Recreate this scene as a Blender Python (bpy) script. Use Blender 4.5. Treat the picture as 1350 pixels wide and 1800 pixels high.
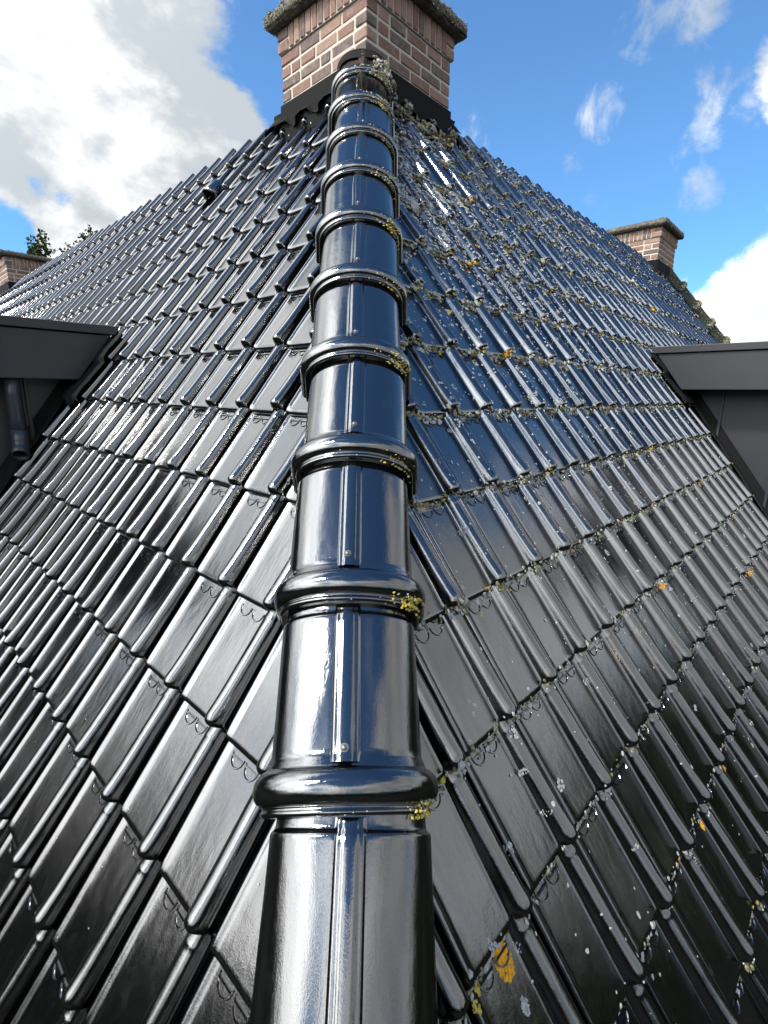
import bpy, bmesh, math, random
import numpy as np
from mathutils import Matrix, Vector
random.seed(7); RS = np.random.RandomState(7)
for o in list(bpy.data.objects): bpy.data.objects.remove(o)
scene = bpy.context.scene; COL = scene.collection
S = 2 ** -.5
TH = 0.93757                       # pitch of the roof slopes (53.7 degrees)
PHI = math.atan(math.tan(TH) * S)  # slope of the hips
CT, ST = math.cos(TH), math.sin(TH)

# ------------------------------------------------------------------ camera
CAM = np.array([0.01606, 0.0, 1.53575])
ROT = np.array([[0.99939443, -0.03265193, 0.01202562], [-0.0041202, 0.23212543, 0.97267713], [0.03455124, 0.97213766, -0.23185033]])
FPX = 866.9                        # focal length in pixels of a 1350 px wide picture
cd = bpy.data.cameras.new('camera'); cam = bpy.data.objects.new('camera', cd); COL.objects.link(cam)
cd.sensor_fit = 'HORIZONTAL'; cd.sensor_width = 36; cd.lens = 36 * FPX / 1350; cd.clip_start = .02; cd.clip_end = 2000
mw = Matrix.Identity(4)
for i in range(3):
    mw[i][0], mw[i][1], mw[i][2], mw[i][3] = ROT[0][i], ROT[1][i], -ROT[2][i], CAM[i]
cam.matrix_world = mw; scene.camera = cam

# ------------------------------------------------------------------ sky and sun
SUN_AZ, SUN_EL = math.radians(-118), math.radians(50)
SUN = Vector((math.sin(SUN_AZ) * math.cos(SUN_EL), math.cos(SUN_AZ) * math.cos(SUN_EL), math.sin(SUN_EL)))
scene.view_settings.view_transform = 'Standard'; scene.view_settings.look = 'None'
scene.view_settings.exposure = 1.0; scene.view_settings.gamma = 1
world = bpy.data.worlds.new('World'); scene.world = world; world.use_nodes = True
nt = world.node_tree; N = nt.nodes; LK = nt.links
for n in list(N): N.remove(n)
def node(t, **kw):
    n = N.new(t)
    for k, v in kw.items(): setattr(n, k, v)
    return n
def setin(sock, v):
    if isinstance(v, bpy.types.NodeSocket): LK.new(v, sock)
    else: sock.default_value = v
def mth(op, a, b=None, c=None, clamp=False):
    n = node('ShaderNodeMath', operation=op, use_clamp=clamp); setin(n.inputs[0], a)
    if b is not None: setin(n.inputs[1], b)
    if c is not None: setin(n.inputs[2], c)
    return n.outputs[0]
def sstep(x, a, b):
    if a > b: return mth('SUBTRACT', 1.0, sstep(x, b, a))
    n = node('ShaderNodeMapRange', interpolation_type='SMOOTHSTEP'); setin(n.inputs[0], x)
    n.inputs[1].default_value = a; n.inputs[2].default_value = b; n.inputs[3].default_value = 0; n.inputs[4].default_value = 1
    return n.outputs[0]
def adir(az, el):
    az, el = math.radians(az), math.radians(el)
    return (math.sin(az) * math.cos(el), math.cos(az) * math.cos(el), math.sin(el))
def wmix(f, a, b):
    n = node('ShaderNodeMix', data_type='RGBA'); setin(n.inputs[0], f); setin(n.inputs[6], a); setin(n.inputs[7], b)
    return n.outputs[2]
sky = node('ShaderNodeTexSky', sky_type='NISHITA'); sky.sun_disc = False
sky.sun_elevation = SUN_EL; sky.sun_rotation = SUN_AZ % (2 * math.pi); sky.air_density = 1.0; sky.dust_density = .25; sky.ozone_density = 2.2
hs = node('ShaderNodeHueSaturation'); hs.inputs['Saturation'].default_value = 1.12; hs.inputs['Value'].default_value = 1.0
LK.new(sky.outputs[0], hs.inputs['Color'])
tint = node('ShaderNodeVectorMath', operation='MULTIPLY'); LK.new(hs.outputs[0], tint.inputs[0]); tint.inputs[1].default_value = (.72, .91, 1.0)
tc = node('ShaderNodeTexCoord'); DIR = tc.outputs['Generated']
def noise(vec, scale, detail, rough, dist=0.0, stretch=(1, 1, 1), off=(0, 0, 0)):
    mp = node('ShaderNodeMapping'); LK.new(vec, mp.inputs[0]); mp.inputs['Scale'].default_value = stretch; mp.inputs['Location'].default_value = off
    n = node('ShaderNodeTexNoise'); LK.new(mp.outputs[0], n.inputs['Vector'])
    n.inputs['Scale'].default_value = scale; n.inputs['Detail'].default_value = detail; n.inputs['Roughness'].default_value = rough; n.inputs['Distortion'].default_value = dist
    return n.outputs[0]
def lobe(az, el, r0, r1, w):       # 1 inside r0 degrees of a direction, 0 beyond r1
    d = node('ShaderNodeVectorMath', operation='DOT_PRODUCT'); LK.new(DIR, d.inputs[0]); d.inputs[1].default_value = adir(az, el)
    return mth('MULTIPLY', sstep(d.outputs['Value'], math.cos(math.radians(r1)), math.cos(math.radians(r0))), w)
def add_all(L):
    x = L[0]
    for y in L[1:]: x = mth('ADD', x, y)
    return x
CLOUD_OFF = (0.3, 0.1, 0.0)
n1 = noise(DIR, 3.4, 9, .60, .35, (1, 1, 1.5), CLOUD_OFF)
sepd = node('ShaderNodeSeparateXYZ'); LK.new(DIR, sepd.inputs[0])
low = mth('MULTIPLY', sstep(sepd.outputs[2], .92, .50), .25)      # clouds crowd together towards the horizon all round
bias = add_all([low, lobe(24, 33, 14, 33, -.36), lobe(50, 40, 8, 26, -.20), lobe(-31, 26, 8, 24, .24), lobe(-15, 19, 2, 11, .20), lobe(43, 6, 3, 13, .26), lobe(82, 16, 8, 26, .14), lobe(37.5, 25.5, 1, 6.5, .46), lobe(40, 20, 1, 5, .20), lobe(-34.5, 12.5, .5, 5.5, -.34), lobe(-29, 17.5, .3, 3.5, -.26), lobe(-9, 31, 2, 12, -.30), lobe(-62, 42, 8, 30, .20)])
dens = mth('ADD', n1, bias)
mask = sstep(dens, .61, .72)
n2 = noise(DIR, 13.0, 9, .62, .35, (1.0, 1.0, .85), (4.1, 2.2, .7))
wb = add_all([lobe(22, 24.5, .3, 3.2, .20), lobe(24.5, 29, .3, 2.6, .17), lobe(29, 30, .3, 3.0, .18), lobe(31.5, 17.5, .3, 2.6, .20), lobe(33.5, 23, .5, 4.5, .17), lobe(31, 24.5, .3, 2.2, .14)])
wisp = mth('MULTIPLY', sstep(mth('ADD', n2, wb), .60, .86), .72)
cover = mth('MAXIMUM', mask, wisp)
# light and shade inside the clouds: thinner towards the sun is brighter
n1s = noise(DIR, 3.4, 6, .58, .35, (1, 1, 1.5), (CLOUD_OFF[0] - .22, CLOUD_OFF[1], CLOUD_OFF[2] + .16))
n3 = noise(DIR, 5.0, 5, .55, .8, (1, 1, 1.7), (2.0, 5.0, 1.0))
shade = sstep(mth('ADD', mth('MULTIPLY', mth('SUBTRACT', n1, n1s), 1.5), mth('MULTIPLY', n3, 1.0)), .32, .70)
ccol = wmix(shade, (.50, .55, .59, 1), (.96, .96, .95, 1))
sd = node('ShaderNodeVectorMath', operation='DOT_PRODUCT'); LK.new(DIR, sd.inputs[0]); sd.inputs[1].default_value = SUN
# clouds shine most round the sun and, lit from the front, opposite it
phase = add_all([mth('MULTIPLY', mth('POWER', mth('MAXIMUM', sd.outputs['Value'], 0.0), 4.0), 4.8), mth('MULTIPLY', mth('POWER', mth('MAXIMUM', mth('MULTIPLY', sd.outputs['Value'], -1.0), 0.0), 2.0), 1.6), mth('ADD', .60, 0.0)])
cl = node('ShaderNodeVectorMath', operation='SCALE'); LK.new(ccol, cl.inputs[0]); LK.new(phase, cl.inputs['Scale'])
SKY_STRENGTH = .117
cl2 = node('ShaderNodeVectorMath', operation='SCALE'); LK.new(cl.outputs[0], cl2.inputs[0]); cl2.inputs['Scale'].default_value = 1 / SKY_STRENGTH
hz = node('ShaderNodeVectorMath', operation='MULTIPLY'); LK.new(tint.outputs[0], hz.inputs[0]); hz.inputs[1].default_value = (.62, .80, .93)
blue = wmix(sstep(sepd.outputs[2], .10, .45), hz.outputs[0], tint.outputs[0])
fin = wmix(cover, blue, cl2.outputs[0])
bg = node('ShaderNodeBackground'); LK.new(fin, bg.inputs[0]); bg.inputs[1].default_value = SKY_STRENGTH
out = node('ShaderNodeOutputWorld'); LK.new(bg.outputs[0], out.inputs[0])
world.cycles.sampling_method = 'MANUAL'; world.cycles.sample_map_resolution = 512
sl = bpy.data.lights.new('sun', 'SUN'); sl.energy = 2.0; sl.angle = math.radians(7.0); sl.color = (1, .95, .87)
so = bpy.data.objects.new('sun', sl); COL.objects.link(so); so.rotation_euler = SUN.to_track_quat('Z', 'Y').to_euler(); so.location = (-8, -1, 12)

# ------------------------------------------------------------------ helpers
def tag(o, label=None, cat=None, group=None, kind=None):
    if label: o['label'] = label
    if cat: o['category'] = cat
    if group: o['group'] = group
    if kind: o['kind'] = kind
    return o
def link(name, me, mat=None, parent=None):
    o = bpy.data.objects.new(name, me); COL.objects.link(o)
    if mat is not None and me is not None and not me.materials: me.materials.append(mat)
    if parent: o.parent = parent
    return o
def empty(name, loc=(0, 0, 0)):
    o = bpy.data.objects.new(name, None); COL.objects.link(o); o.location = loc; o.empty_display_size = .1
    return o
def pymesh(name, v, f, smooth=False):
    me = bpy.data.meshes.new(name); me.from_pydata([tuple(map(float, p)) for p in v], [], [tuple(map(int, q)) for q in f]); me.update()
    if smooth: me.polygons.foreach_set('use_smooth', [True] * len(me.polygons))
    return me
def npmesh(name, V, F, smooth=True, smask=None):
    """V (n,3), F (m,4) with -1 in the last column for triangles"""
    me = bpy.data.meshes.new(name)
    V = np.asarray(V, np.float32); F = np.asarray(F, np.int64)
    tot = np.where(F[:, 3] < 0, 3, 4); flat = F.ravel(); flat = flat[flat >= 0]
    me.vertices.add(len(V)); me.vertices.foreach_set('co', V.ravel())
    me.loops.add(len(flat)); me.loops.foreach_set('vertex_index', flat.astype(np.int32))
    me.polygons.add(len(F)); st = np.concatenate([[0], np.cumsum(tot)[:-1]])
    me.polygons.foreach_set('loop_start', st.astype(np.int32)); me.polygons.foreach_set('loop_total', tot.astype(np.int32))
    me.polygons.foreach_set('use_smooth', np.full(len(F), smooth) if smask is None else smask)
    me.update(calc_edges=True); me.validate()
    return me
def box_vf(x0, x1, y0, y1, z0, z1):
    v = [(x, y, z) for z in (z0, z1) for y in (y0, y1) for x in (x0, x1)]
    f = [(0, 2, 3, 1), (4, 5, 7, 6), (0, 1, 5, 4), (2, 6, 7, 3), (0, 4, 6, 2), (1, 3, 7, 5)]
    return v, f
def frame_mat(origin, X, Y, Z):
    m = Matrix.Identity(4)
    for i in range(3): m[i][0], m[i][1], m[i][2], m[i][3] = X[i], Y[i], Z[i], origin[i]
    return m
class Mat:
    def __init__(s, name):
        s.m = bpy.data.materials.new(name); s.m.use_nodes = True; s.nt = s.m.node_tree
        s.b = s.nt.nodes['Principled BSDF']
    def n(s, t, **kw):
        n = s.nt.nodes.new(t)
        for k, v in kw.items(): setattr(n, k, v)
        return n
    def l(s, a, b): s.nt.links.new(a, b)
    def pos(s, obj=False):
        if obj: return s.n('ShaderNodeTexCoord').outputs['Object']
        return s.n('ShaderNodeNewGeometry').outputs['Position']
    def noise(s, scale, detail=4, rough=.55, dist=0, obj=False, stretch=None):
        v = s.pos(obj)
        if stretch:
            mp = s.n('ShaderNodeMapping'); s.l(v, mp.inputs[0]); mp.inputs['Scale'].default_value = stretch; v = mp.outputs[0]
        n = s.n('ShaderNodeTexNoise'); s.l(v, n.inputs['Vector']); n.inputs['Scale'].default_value = scale
        n.inputs['Detail'].default_value = detail; n.inputs['Roughness'].default_value = rough; n.inputs['Distortion'].default_value = dist
        return n.outputs[0]
    def ramp(s, fac, stops):
        r = s.n('ShaderNodeValToRGB'); s.l(fac, r.inputs[0]); e = r.color_ramp.elements
        while len(e) < len(stops): e.new(.5)
        for q, (p, c) in zip(e, stops): q.position = p; q.color = (*c, 1)
        return r.outputs[0]
    def rng(s, fac, a, b, c, d):
        r = s.n('ShaderNodeMapRange'); s.l(fac, r.inputs[0])
        for i, v in enumerate((a, b, c, d)): r.inputs[i + 1].default_value = v
        return r.outputs[0]
    def mix(s, f, a, b):
        m = s.n('ShaderNodeMix', data_type='RGBA')
        for k, v in ((0, f), (6, a), (7, b)):
            if isinstance(v, bpy.types.NodeSocket): s.l(v, m.inputs[k])
            else: m.inputs[k].default_value = v if k == 0 else (*v, 1)
        return m.outputs[2]
    def bump(s, h, strength, dist, prev=None):
        b = s.n('ShaderNodeBump'); s.l(h, b.inputs['Height']); b.inputs['Strength'].default_value = strength; b.inputs['Distance'].default_value = dist
        if prev: s.l(prev, b.inputs['Normal'])
        return b.outputs[0]
    def set(s, **kw):
        for k, v in kw.items():
            i = s.b.inputs[k.replace('_', ' ')]
            if isinstance(v, bpy.types.NodeSocket): s.l(v, i)
            else: i.default_value = (*v, 1) if isinstance(v, tuple) else v
        return s

# ------------------------------------------------------------------ materials
def glaze(name, ior=2.35):
    m = Mat(name)
    oi = m.n('ShaderNodeObjectInfo').outputs['Random']; tcn = m.n('ShaderNodeTexCoord').outputs['Object']
    cmb = m.n('ShaderNodeCombineXYZ'); mu = m.n('ShaderNodeMath', operation='MULTIPLY'); m.l(oi, mu.inputs[0]); mu.inputs[1].default_value = 37.0
    m.l(mu.outputs[0], cmb.inputs[0]); m.l(mu.outputs[0], cmb.inputs[2])
    ad = m.n('ShaderNodeVectorMath', operation='ADD'); m.l(tcn, ad.inputs[0]); m.l(cmb.outputs[0], ad.inputs[1])
    def nz(scale, detail, rough, dist, st):
        mp = m.n('ShaderNodeMapping'); m.l(ad.outputs[0], mp.inputs[0]); mp.inputs['Scale'].default_value = st
        n = m.n('ShaderNodeTexNoise'); m.l(mp.outputs[0], n.inputs['Vector']); n.inputs['Scale'].default_value = scale
        n.inputs['Detail'].default_value = detail; n.inputs['Roughness'].default_value = rough; n.inputs['Distortion'].default_value = dist
        return n.outputs[0]
    streak = nz(46, 5, .6, .3, (1, .22, 1)); fine = nz(420, 3, .65, 0, (1, .55, 1)); big = nz(9, 3, .5, .2, (1, .6, 1)); grime = nz(34, 7, .7, .5, (1, .5, 1))
    b = m.bump(big, .14, .012); b = m.bump(streak, .30, .0020, b); b = m.bump(fine, .30, .0006, b)
    dirt = m.rng(grime, .54, .80, 0, 1)
    rsum = m.n('ShaderNodeMath', operation='MULTIPLY_ADD'); m.l(oi, rsum.inputs[0]); rsum.inputs[1].default_value = .035; m.l(m.rng(grime, .35, .80, .028, .13), rsum.inputs[2])
    m.set(Base_Color=m.mix(dirt, (.0015, .0016, .0018), (.0065, .0065, .006)), Roughness=rsum.outputs[0], IOR=ior, Normal=b)
    return m.m
GLAZE = glaze('black glaze')
def plain(name, col, rough, nscale=30, var=.25, bump=.0, ior=1.45, metallic=0):
    m = Mat(name); n = m.noise(nscale, 6, .6, .2)
    m.set(Base_Color=m.mix(n, tuple(c * (1 - var) for c in col), tuple(c * (1 + var) for c in col)), Roughness=rough, IOR=ior, Metallic=metallic)
    if bump: m.set(Normal=m.bump(m.noise(nscale * 4, 5, .65), 1, bump))
    return m.m
DORMER = plain('anthracite coated metal', (.036, .037, .041), .42, 3, .12)
DARKGAP = plain('dark underlay', (.012, .012, .012), .9)
LEAD = plain('weathered lead', (.010, .010, .010), .85, 60, .5, .003, 1.25)
PIPE = plain('dark grey pipe', (.035, .040, .047), .30, 12, .15)
STEEL = plain('screw steel', (.22, .21, .19), .4, 200, .3, 0, 1.45, .8)
MORTAR = plain('mortar', (.55, .50, .43), .95, 80, .35, .004)
def brickmat():
    m = Mat('brick'); oi = m.n('ShaderNodeObjectInfo').outputs['Random']
    base = m.ramp(oi, [(0, (.23, .120, .088)), (.18, (.32, .195, .145)), (.34, (.18, .088, .066)), (.48, (.34, .225, .165)), (.60, (.25, .138, .102)), (.72, (.115, .092, .078)), (.88, (.070, .066, .062))])
    base.node.color_ramp.interpolation = 'CONSTANT'
    n = m.noise(45, 7, .7, .3); w = m.noise(17, 5, .6)
    c = m.mix(m.rng(n, .35, .7, 0, 1), base, (.24, .16, .13)); c2 = m.mix(m.rng(w, .52, .74, 0, .4), c, (.40, .34, .29))
    m.set(Base_Color=c2, Roughness=.92, Normal=m.bump(m.noise(160, 6, .7), 1, .004)); return m.m
BRICK = brickmat()
def slabmat():
    m = Mat('mossy concrete'); n = m.noise(28, 8, .68, .4); k = m.noise(75, 6, .7)
    c = m.ramp(n, [(.3, (.04, .038, .03)), (.5, (.12, .11, .09)), (.62, (.20, .185, .15)), (.74, (.13, .11, .04))])
    m.set(Base_Color=m.mix(m.rng(k, .55, .68, 0, .8), c, (.05, .05, .03)), Roughness=.95, Normal=m.bump(k, 1, .012)); return m.m
SLAB = slabmat()
def lich(name, a, b, c):
    m = Mat(name); n = m.noise(120, 5, .6)
    m.set(Base_Color=m.ramp(n, [(.32, a), (.5, b), (.68, c)]), Roughness=.95, Normal=m.bump(m.noise(600, 3, .6), 1, .0012)); return m.m
L_WHITE = lich('grey white lichen', (.24, .24, .22), (.42, .42, .39), (.60, .60, .57))
L_OLIVE = lich('olive moss and lichen', (.055, .050, .022), (.20, .18, .075), (.36, .35, .26))
L_ORANGE = lich('orange lichen', (.55, .22, .012), (.80, .38, .015), (.85, .50, .04))
L_YELLOW = lich('yellow lichen', (.30, .22, .03), (.56, .42, .045), (.62, .52, .16))
BARK = plain('bark', (.10, .08, .06), .9, 20, .4, .01)
def leafmat(k=1.0):
    m = Mat('leaves'); n = m.noise(3, 4, .6)
    m.set(Base_Color=m.ramp(n, [(p_, tuple(k * q_ for q_ in c_)) for p_, c_ in [(.3, (.030, .048, .018)), (.55, (.055, .078, .028)), (.75, (.085, .100, .045))]]), Roughness=.8, Specular_IOR_Level=.08); return m.m
LEAF = leafmat()
def groundmat():
    m = Mat('ground'); n = m.noise(.12, 6, .6); k = m.noise(3, 6, .65)
    m.set(Base_Color=m.mix(m.rng(n, .45, .55, 0, 1), (.022, .021, .020), (.010, .014, .006)), Roughness=1.0, Specular_IOR_Level=.03, Normal=m.bump(k, .5, .05)); return m.m

# ------------------------------------------------------------------ the setting below the roof
ZG = -4.7
E_R = np.array([S, S, 0.]); E_L = np.array([-S, S, 0.])
me = pymesh('ground', [(700 * math.cos(a), 700 * math.sin(a), ZG) for a in np.linspace(0, 2 * math.pi, 65)[:-1]], [tuple(range(64))])
tag(link('ground', me, groundmat()), kind='structure')
UP = {sd: np.array([-sd * S * CT, S * CT, ST]) for sd in (-1, 1)}
NR = {sd: np.array([sd * S * ST, -S * ST, CT]) for sd in (-1, 1)}
EE = {-1: E_L, 1: E_R}
V_TOP, V_EAVE = 4.42, -1.35
U_END = {1: 9.35, -1: 12.85}       # where each ridge ends (far corner of the flat top)
DBASE = .060                       # the tiles' noses stand this far above the batten plane
def slope_pt(sd, u, v, h=0.0):     # h measured from the nose plane
    return EE[sd] * u + UP[sd] * v + NR[sd] * h
def corner(sd, v, h): return slope_pt(sd, U_END[sd] + CT * (V_TOP - v), v, h)
TOP0 = np.array([0, V_TOP * ST / math.tan(PHI), V_TOP * ST])
EAV0 = np.array([0, V_EAVE * ST / math.tan(PHI), V_EAVE * ST])
HB = -DBASE - .02
roofs = {}
for sd, nm in ((-1, 'roof_left'), (1, 'roof_right')):
    h0 = HB / .822
    mvec = np.array([0, -math.sin(PHI), math.cos(PHI)]) * h0
    q = [EAV0 + mvec, corner(sd, V_EAVE, HB), corner(sd, V_TOP, HB), TOP0 + mvec]
    th = NR[sd] * -.12
    vs = [p for p in q] + [p + th for p in q]
    fs = [(0, 1, 2, 3), (7, 6, 5, 4), (0, 4, 5, 1), (1, 5, 6, 2), (2, 6, 7, 3), (3, 7, 4, 0)]
    roofs[sd] = tag(link(nm, pymesh(nm, vs, fs), DARKGAP), kind='structure')
    roofs[sd]['label'] = 'slope of glazed black tiles %s the hip, %s' % (('left of', 'free of lichen') if sd < 0 else ('right of', 'spotted with grey and orange lichen'))
cR, cL = corner(1, V_TOP, 0), corner(-1, V_TOP, 0)
far = cR + cL - TOP0
zt = V_TOP * ST - .10
deck = [np.array([p[0], p[1], zt]) for p in (TOP0, cR, far, cL)]
fl = link('flat_roof', pymesh('flat_roof', deck + [p + np.array([0, 0, -.1]) for p in deck], [(0, 1, 2, 3), (7, 6, 5, 4), (0, 4, 5, 1), (1, 5, 6, 2), (2, 6, 7, 3), (3, 7, 4, 0)]), LEAD)
tag(fl, kind='structure')
eR, eL = corner(1, V_EAVE, HB), corner(-1, V_EAVE, HB); eF = eR + eL - EAV0
rr = [eR, eF, far + np.array([0, 0, -.07]), cR + np.array([0, 0, -.07]), eL, cL + np.array([0, 0, -.07])]
tag(link('roof_rear', pymesh('roof_rear', rr, [(0, 1, 2, 3), (1, 4, 5, 2)]), GLAZE), kind='structure')
wz = V_EAVE * ST - .15
ins = lambda p, k: np.array([p[0], p[1], 0]) + (np.array([far[0] / 2, (TOP0[1] + far[1]) / 2, 0]) - np.array([p[0], p[1], 0])) * k
wl = [ins(p, .05) for p in (EAV0, eR, eF, eL)]
tag(link('house_wall', pymesh('house_wall', [p + np.array([0, 0, wz]) for p in wl] + [p + np.array([0, 0, ZG]) for p in wl], [(0, 4, 5, 1), (1, 5, 6, 2), (2, 6, 7, 3), (3, 7, 4, 0), (0, 1, 2, 3)]), plain('red brick wall', (.2, .1, .08), .95)), kind='structure')

# far wood round the house: one mass, met only as the dark skyline the glaze mirrors
def treeline():
    V = []; F = []
    for i in range(520):
        a = RS.uniform(0, 2 * math.pi); r = RS.uniform(48, 66)
        top = RS.uniform(8.8, 12.6) * (1 + .12 * math.sin(a * 5 + 1) + .08 * math.sin(a * 11)); cx, cy = r * math.cos(a), r * math.sin(a)
        if abs(math.atan2(cx, cy)) < math.radians(50): top *= .62
        elif cx < 0: top *= 1.2
        n = 70; th = RS.uniform(0, 2 * math.pi, n); zz = RS.uniform(.05, 1, n); rad = 3.6 * np.sqrt(np.clip(1 - (zz - .4) ** 2 * 2.2, .08, 1)) * RS.uniform(.75, 1.05, n)
        P = np.stack([cx + rad * np.cos(th), cy + rad * np.sin(th), ZG + zz * top], 1)
        V.append((P[:, None, :] + RS.normal(size=(n, 3, 3)) * .62).reshape(-1, 3))
    V = np.concatenate(V); F = np.concatenate([np.arange(len(V)).reshape(-1, 3), np.full((len(V) // 3, 1), -1)], 1)
    return npmesh('treeline', V, F, False)
tag(link('treeline', treeline(), leafmat(.45)), 'dark belt of far trees around the house', 'trees', kind='stuff')

# ------------------------------------------------------------------ roof tiles
TW, TG = .25091, .33
PX = np.concatenate([[-.018, .0, .004, .0065, .009, .0115, .014, .017, .020, .024, .030, .038, .055, .080, .110, .140, .161, .1655], np.linspace(.1685, .1900, 11), np.linspace(.194, .2185, 7), [.2220, .2250, .2275, .2300, .2320, .2335, .2350, .2359]])
_gx = np.linspace(-.03, .30, 1321)
def _smooth(y, sg):
    k = np.exp(-.5 * (np.arange(-40, 41) * .00025 / sg) ** 2); k /= k.sum()
    return np.convolve(np.pad(y, 40, mode='edge'), k, mode='valid')
_roll = _smooth(np.interp(_gx, [.165, .1685, .1715, .1765, .1805, .1850, .1905, .197, .204, .211, .218, .2245, .2300, .2345, .2375, .2395, .2396], [0, .0015, .0055, .0210, .0305, .0375, .0432, .0470, .0490, .0495, .0482, .0445, .0385, .0290, .0170, .004, .004]), .0013)
_roll[_gx < .162] = 0
_pan = _smooth(np.interp(_gx, [-.02, .004, .008, .012, .0165, .022, .028, .035], [-.016, -.016, -.002, .0052, .0068, .0052, .0015, 0]), .0012)
def prof_roll(x): return np.interp(.205 + (np.asarray(x) - .205) / .90, _gx, _roll) * .80
def prof_pan(x): return np.interp(x, _gx, _pan)
def tile_h(x, y):
    x, y = np.broadcast_arrays(np.asarray(x, float), np.asarray(y, float))
    base = .021 * (1 - y / TG) - .0130 * (1 - np.sqrt(np.clip(1 - (1 - np.clip(y / .0185, 0, 1)) ** 2, 0, 1)))
    t = 1.0 - .24 * np.clip(y / TG, 0, 1.1) + .16 * np.clip(1 - y / .11, 0, 1) ** 1.6
    nose = .60 + .40 * np.sqrt(np.clip(1 - (1 - np.clip(y / .036, 0, 1)) ** 2, 0, 1))
    bead = .0010 * np.exp(-((y - .313) / .0055) ** 2)
    r = prof_roll(x)
    lipn = np.clip(y / .03, 0, 1)
    return base + r * t * nose + bead * np.clip(r / .03, 0, 1) + prof_pan(x) * np.where(prof_pan(x) > 0, .35 + .65 * np.sqrt(lipn), 1)
def tile_arrays(px, py, extras):
    nx, ny = len(px), len(py)
    X, Y = np.meshgrid(px, py); Z = tile_h(X, Y)
    # the nose is rounded in plan too
    Yp = Y + np.where(Y < .05, (1 - Y / .05) * (.006 + .010 * np.clip(((X - .205) / .031) ** 2, 0, 1.0)) * np.clip((X - .168) / .008, 0, 1), 0)
    V = [np.stack([X.ravel(), Yp.ravel(), Z.ravel()], 1)]; F = []; sm = []
    idx = lambda j, i: j * nx + i
    for j in range(ny - 1):
        for i in range(nx - 1): F.append((idx(j, i), idx(j, i + 1), idx(j + 1, i + 1), idx(j + 1, i))); sm.append(True)
    k = nx * ny
    # front skirt, right skirt and top skirt, with corners of their own so they shade sharply
    fr = V[0][:nx].copy(); lo = fr.copy(); lo[:, 2] = np.minimum(lo[:, 2] - .010, -.0015 + prof_roll(px) * .62 + prof_pan(px) * .3); lo[:, 1] += .001
    V += [fr, lo]
    for i in range(nx - 1): F.append((k + i, k + nx + i, k + nx + i + 1, k + i + 1)); sm.append(True)
    k += 2 * nx
    rt = V[0][nx - 1::nx][:ny].copy(); rl = rt.copy(); rl[:, 2] -= .006; V += [rt, rl]
    for j in range(ny - 1): F.append((k + j, k + ny + j, k + ny + j + 1, k + j + 1)); sm.append(True)
    k += 2 * ny
    tp = V[0][nx * (ny - 1):nx * ny].copy(); tl = tp.copy(); tl[:, 2] = -.02; V += [tp, tl]
    for i in range(nx - 1): F.append((k + i + 1, k + nx + i + 1, k + nx + i, k + i)); sm.append(True)
    k += 2 * nx
    if extras:
        for cx in (.070, .130):      # the two half-round bosses below the lap of the tile above
            m = 12; r0, r1, hh, cy = .0240, .0268, .0030, .3165
            ang = np.linspace(math.pi, 2 * math.pi, m)
            rows = []
            for r, dz in ((r1 + .0012, -.0006), (r1, hh), (r0, hh), (r0 - .0012, .0004)):
                x = cx + r * np.cos(ang); y = cy + r * 1.15 * np.sin(ang)
                rows.append(np.stack([x, y, tile_h(x, y) + dz], 1))
            V += rows
            for a in range(3):
                for i in range(m - 1): F.append((k + a * m + i, k + a * m + i + 1, k + (a + 1) * m + i + 1, k + (a + 1) * m + i)); sm.append(False)
            k += 4 * m
            v, f = box_vf(cx - .0235, cx + .0235, .3080, .3125, -.001, .0050)
            V.append(np.array(v)); F += [tuple(q + k for q in g) for g in f]; sm += [False] * 6; k += 8
    F = [f if len(f) == 4 else (*f, -1) for f in F]
    return np.concatenate(V), np.array(F), np.array(sm)
PY_HI = np.array([0, .0004, .0012, .0024, .004, .006, .0085, .0115, .015, .019, .024, .031, .038, .048, .065, .10, .16, .22, .27, .298, .305, .309, .313, .317, .321, .328, .345])
PY_LO = np.array([0, .0012, .004, .0105, .0185, .018, .036, .06, .18, .298, .309, .314, .320, .340])
PX_LO = PX[[0, 2, 4, 6, 8, 11, 16, 18, 21, 23, 25, 27, 29, 31, 33, 35, 37, 39, 41, 43]]
HI = tile_arrays(PX, PY_HI, True); LO = tile_arrays(PX_LO, PY_LO, False)
tile_mesh = npmesh('roof_tile', HI[0], HI[1], smask=HI[2]); tile_mesh.materials.append(GLAZE)
U0 = {-1: 1.09044, 1: .85850}; V0 = {-1: 1.18763, 1: 1.18950}
XC = .205                          # roll centre in tile coordinates
UCHEEK = {-1: 4.22, 1: 5.50}       # planes of the dormer cheeks
def tile_frame(sd, c, j, jit=True):
    u = U0[sd] + TW * j - sd * XC; v = V0[sd] - TG * c
    o = slope_pt(sd, u, v, -DBASE)
    X, Y, Z = EE[sd] * sd, UP[sd], NR[sd]
    if jit:
        a, b, g = RS.normal(size=3) * np.array([.0045, .0075, .0030])
        X = X + Z * b + Y * g; X /= np.linalg.norm(X); Y = Y + Z * a - X * (X @ Y); Y -= X * (X @ Y); Y /= np.linalg.norm(Y); Z = np.cross(X, Y)
        o = o + Z * RS.uniform(-.0008, .0008)
    return o, X, Y, Z
def project(P):
    q = (np.asarray(P) - CAM) @ ROT.T
    return 675 + FPX * q[..., 0] / q[..., 2], 900 - FPX * q[..., 1] / q[..., 2], q[..., 2]
tile_of = {-1: {}, 1: {}}
nsingle = {}
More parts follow.
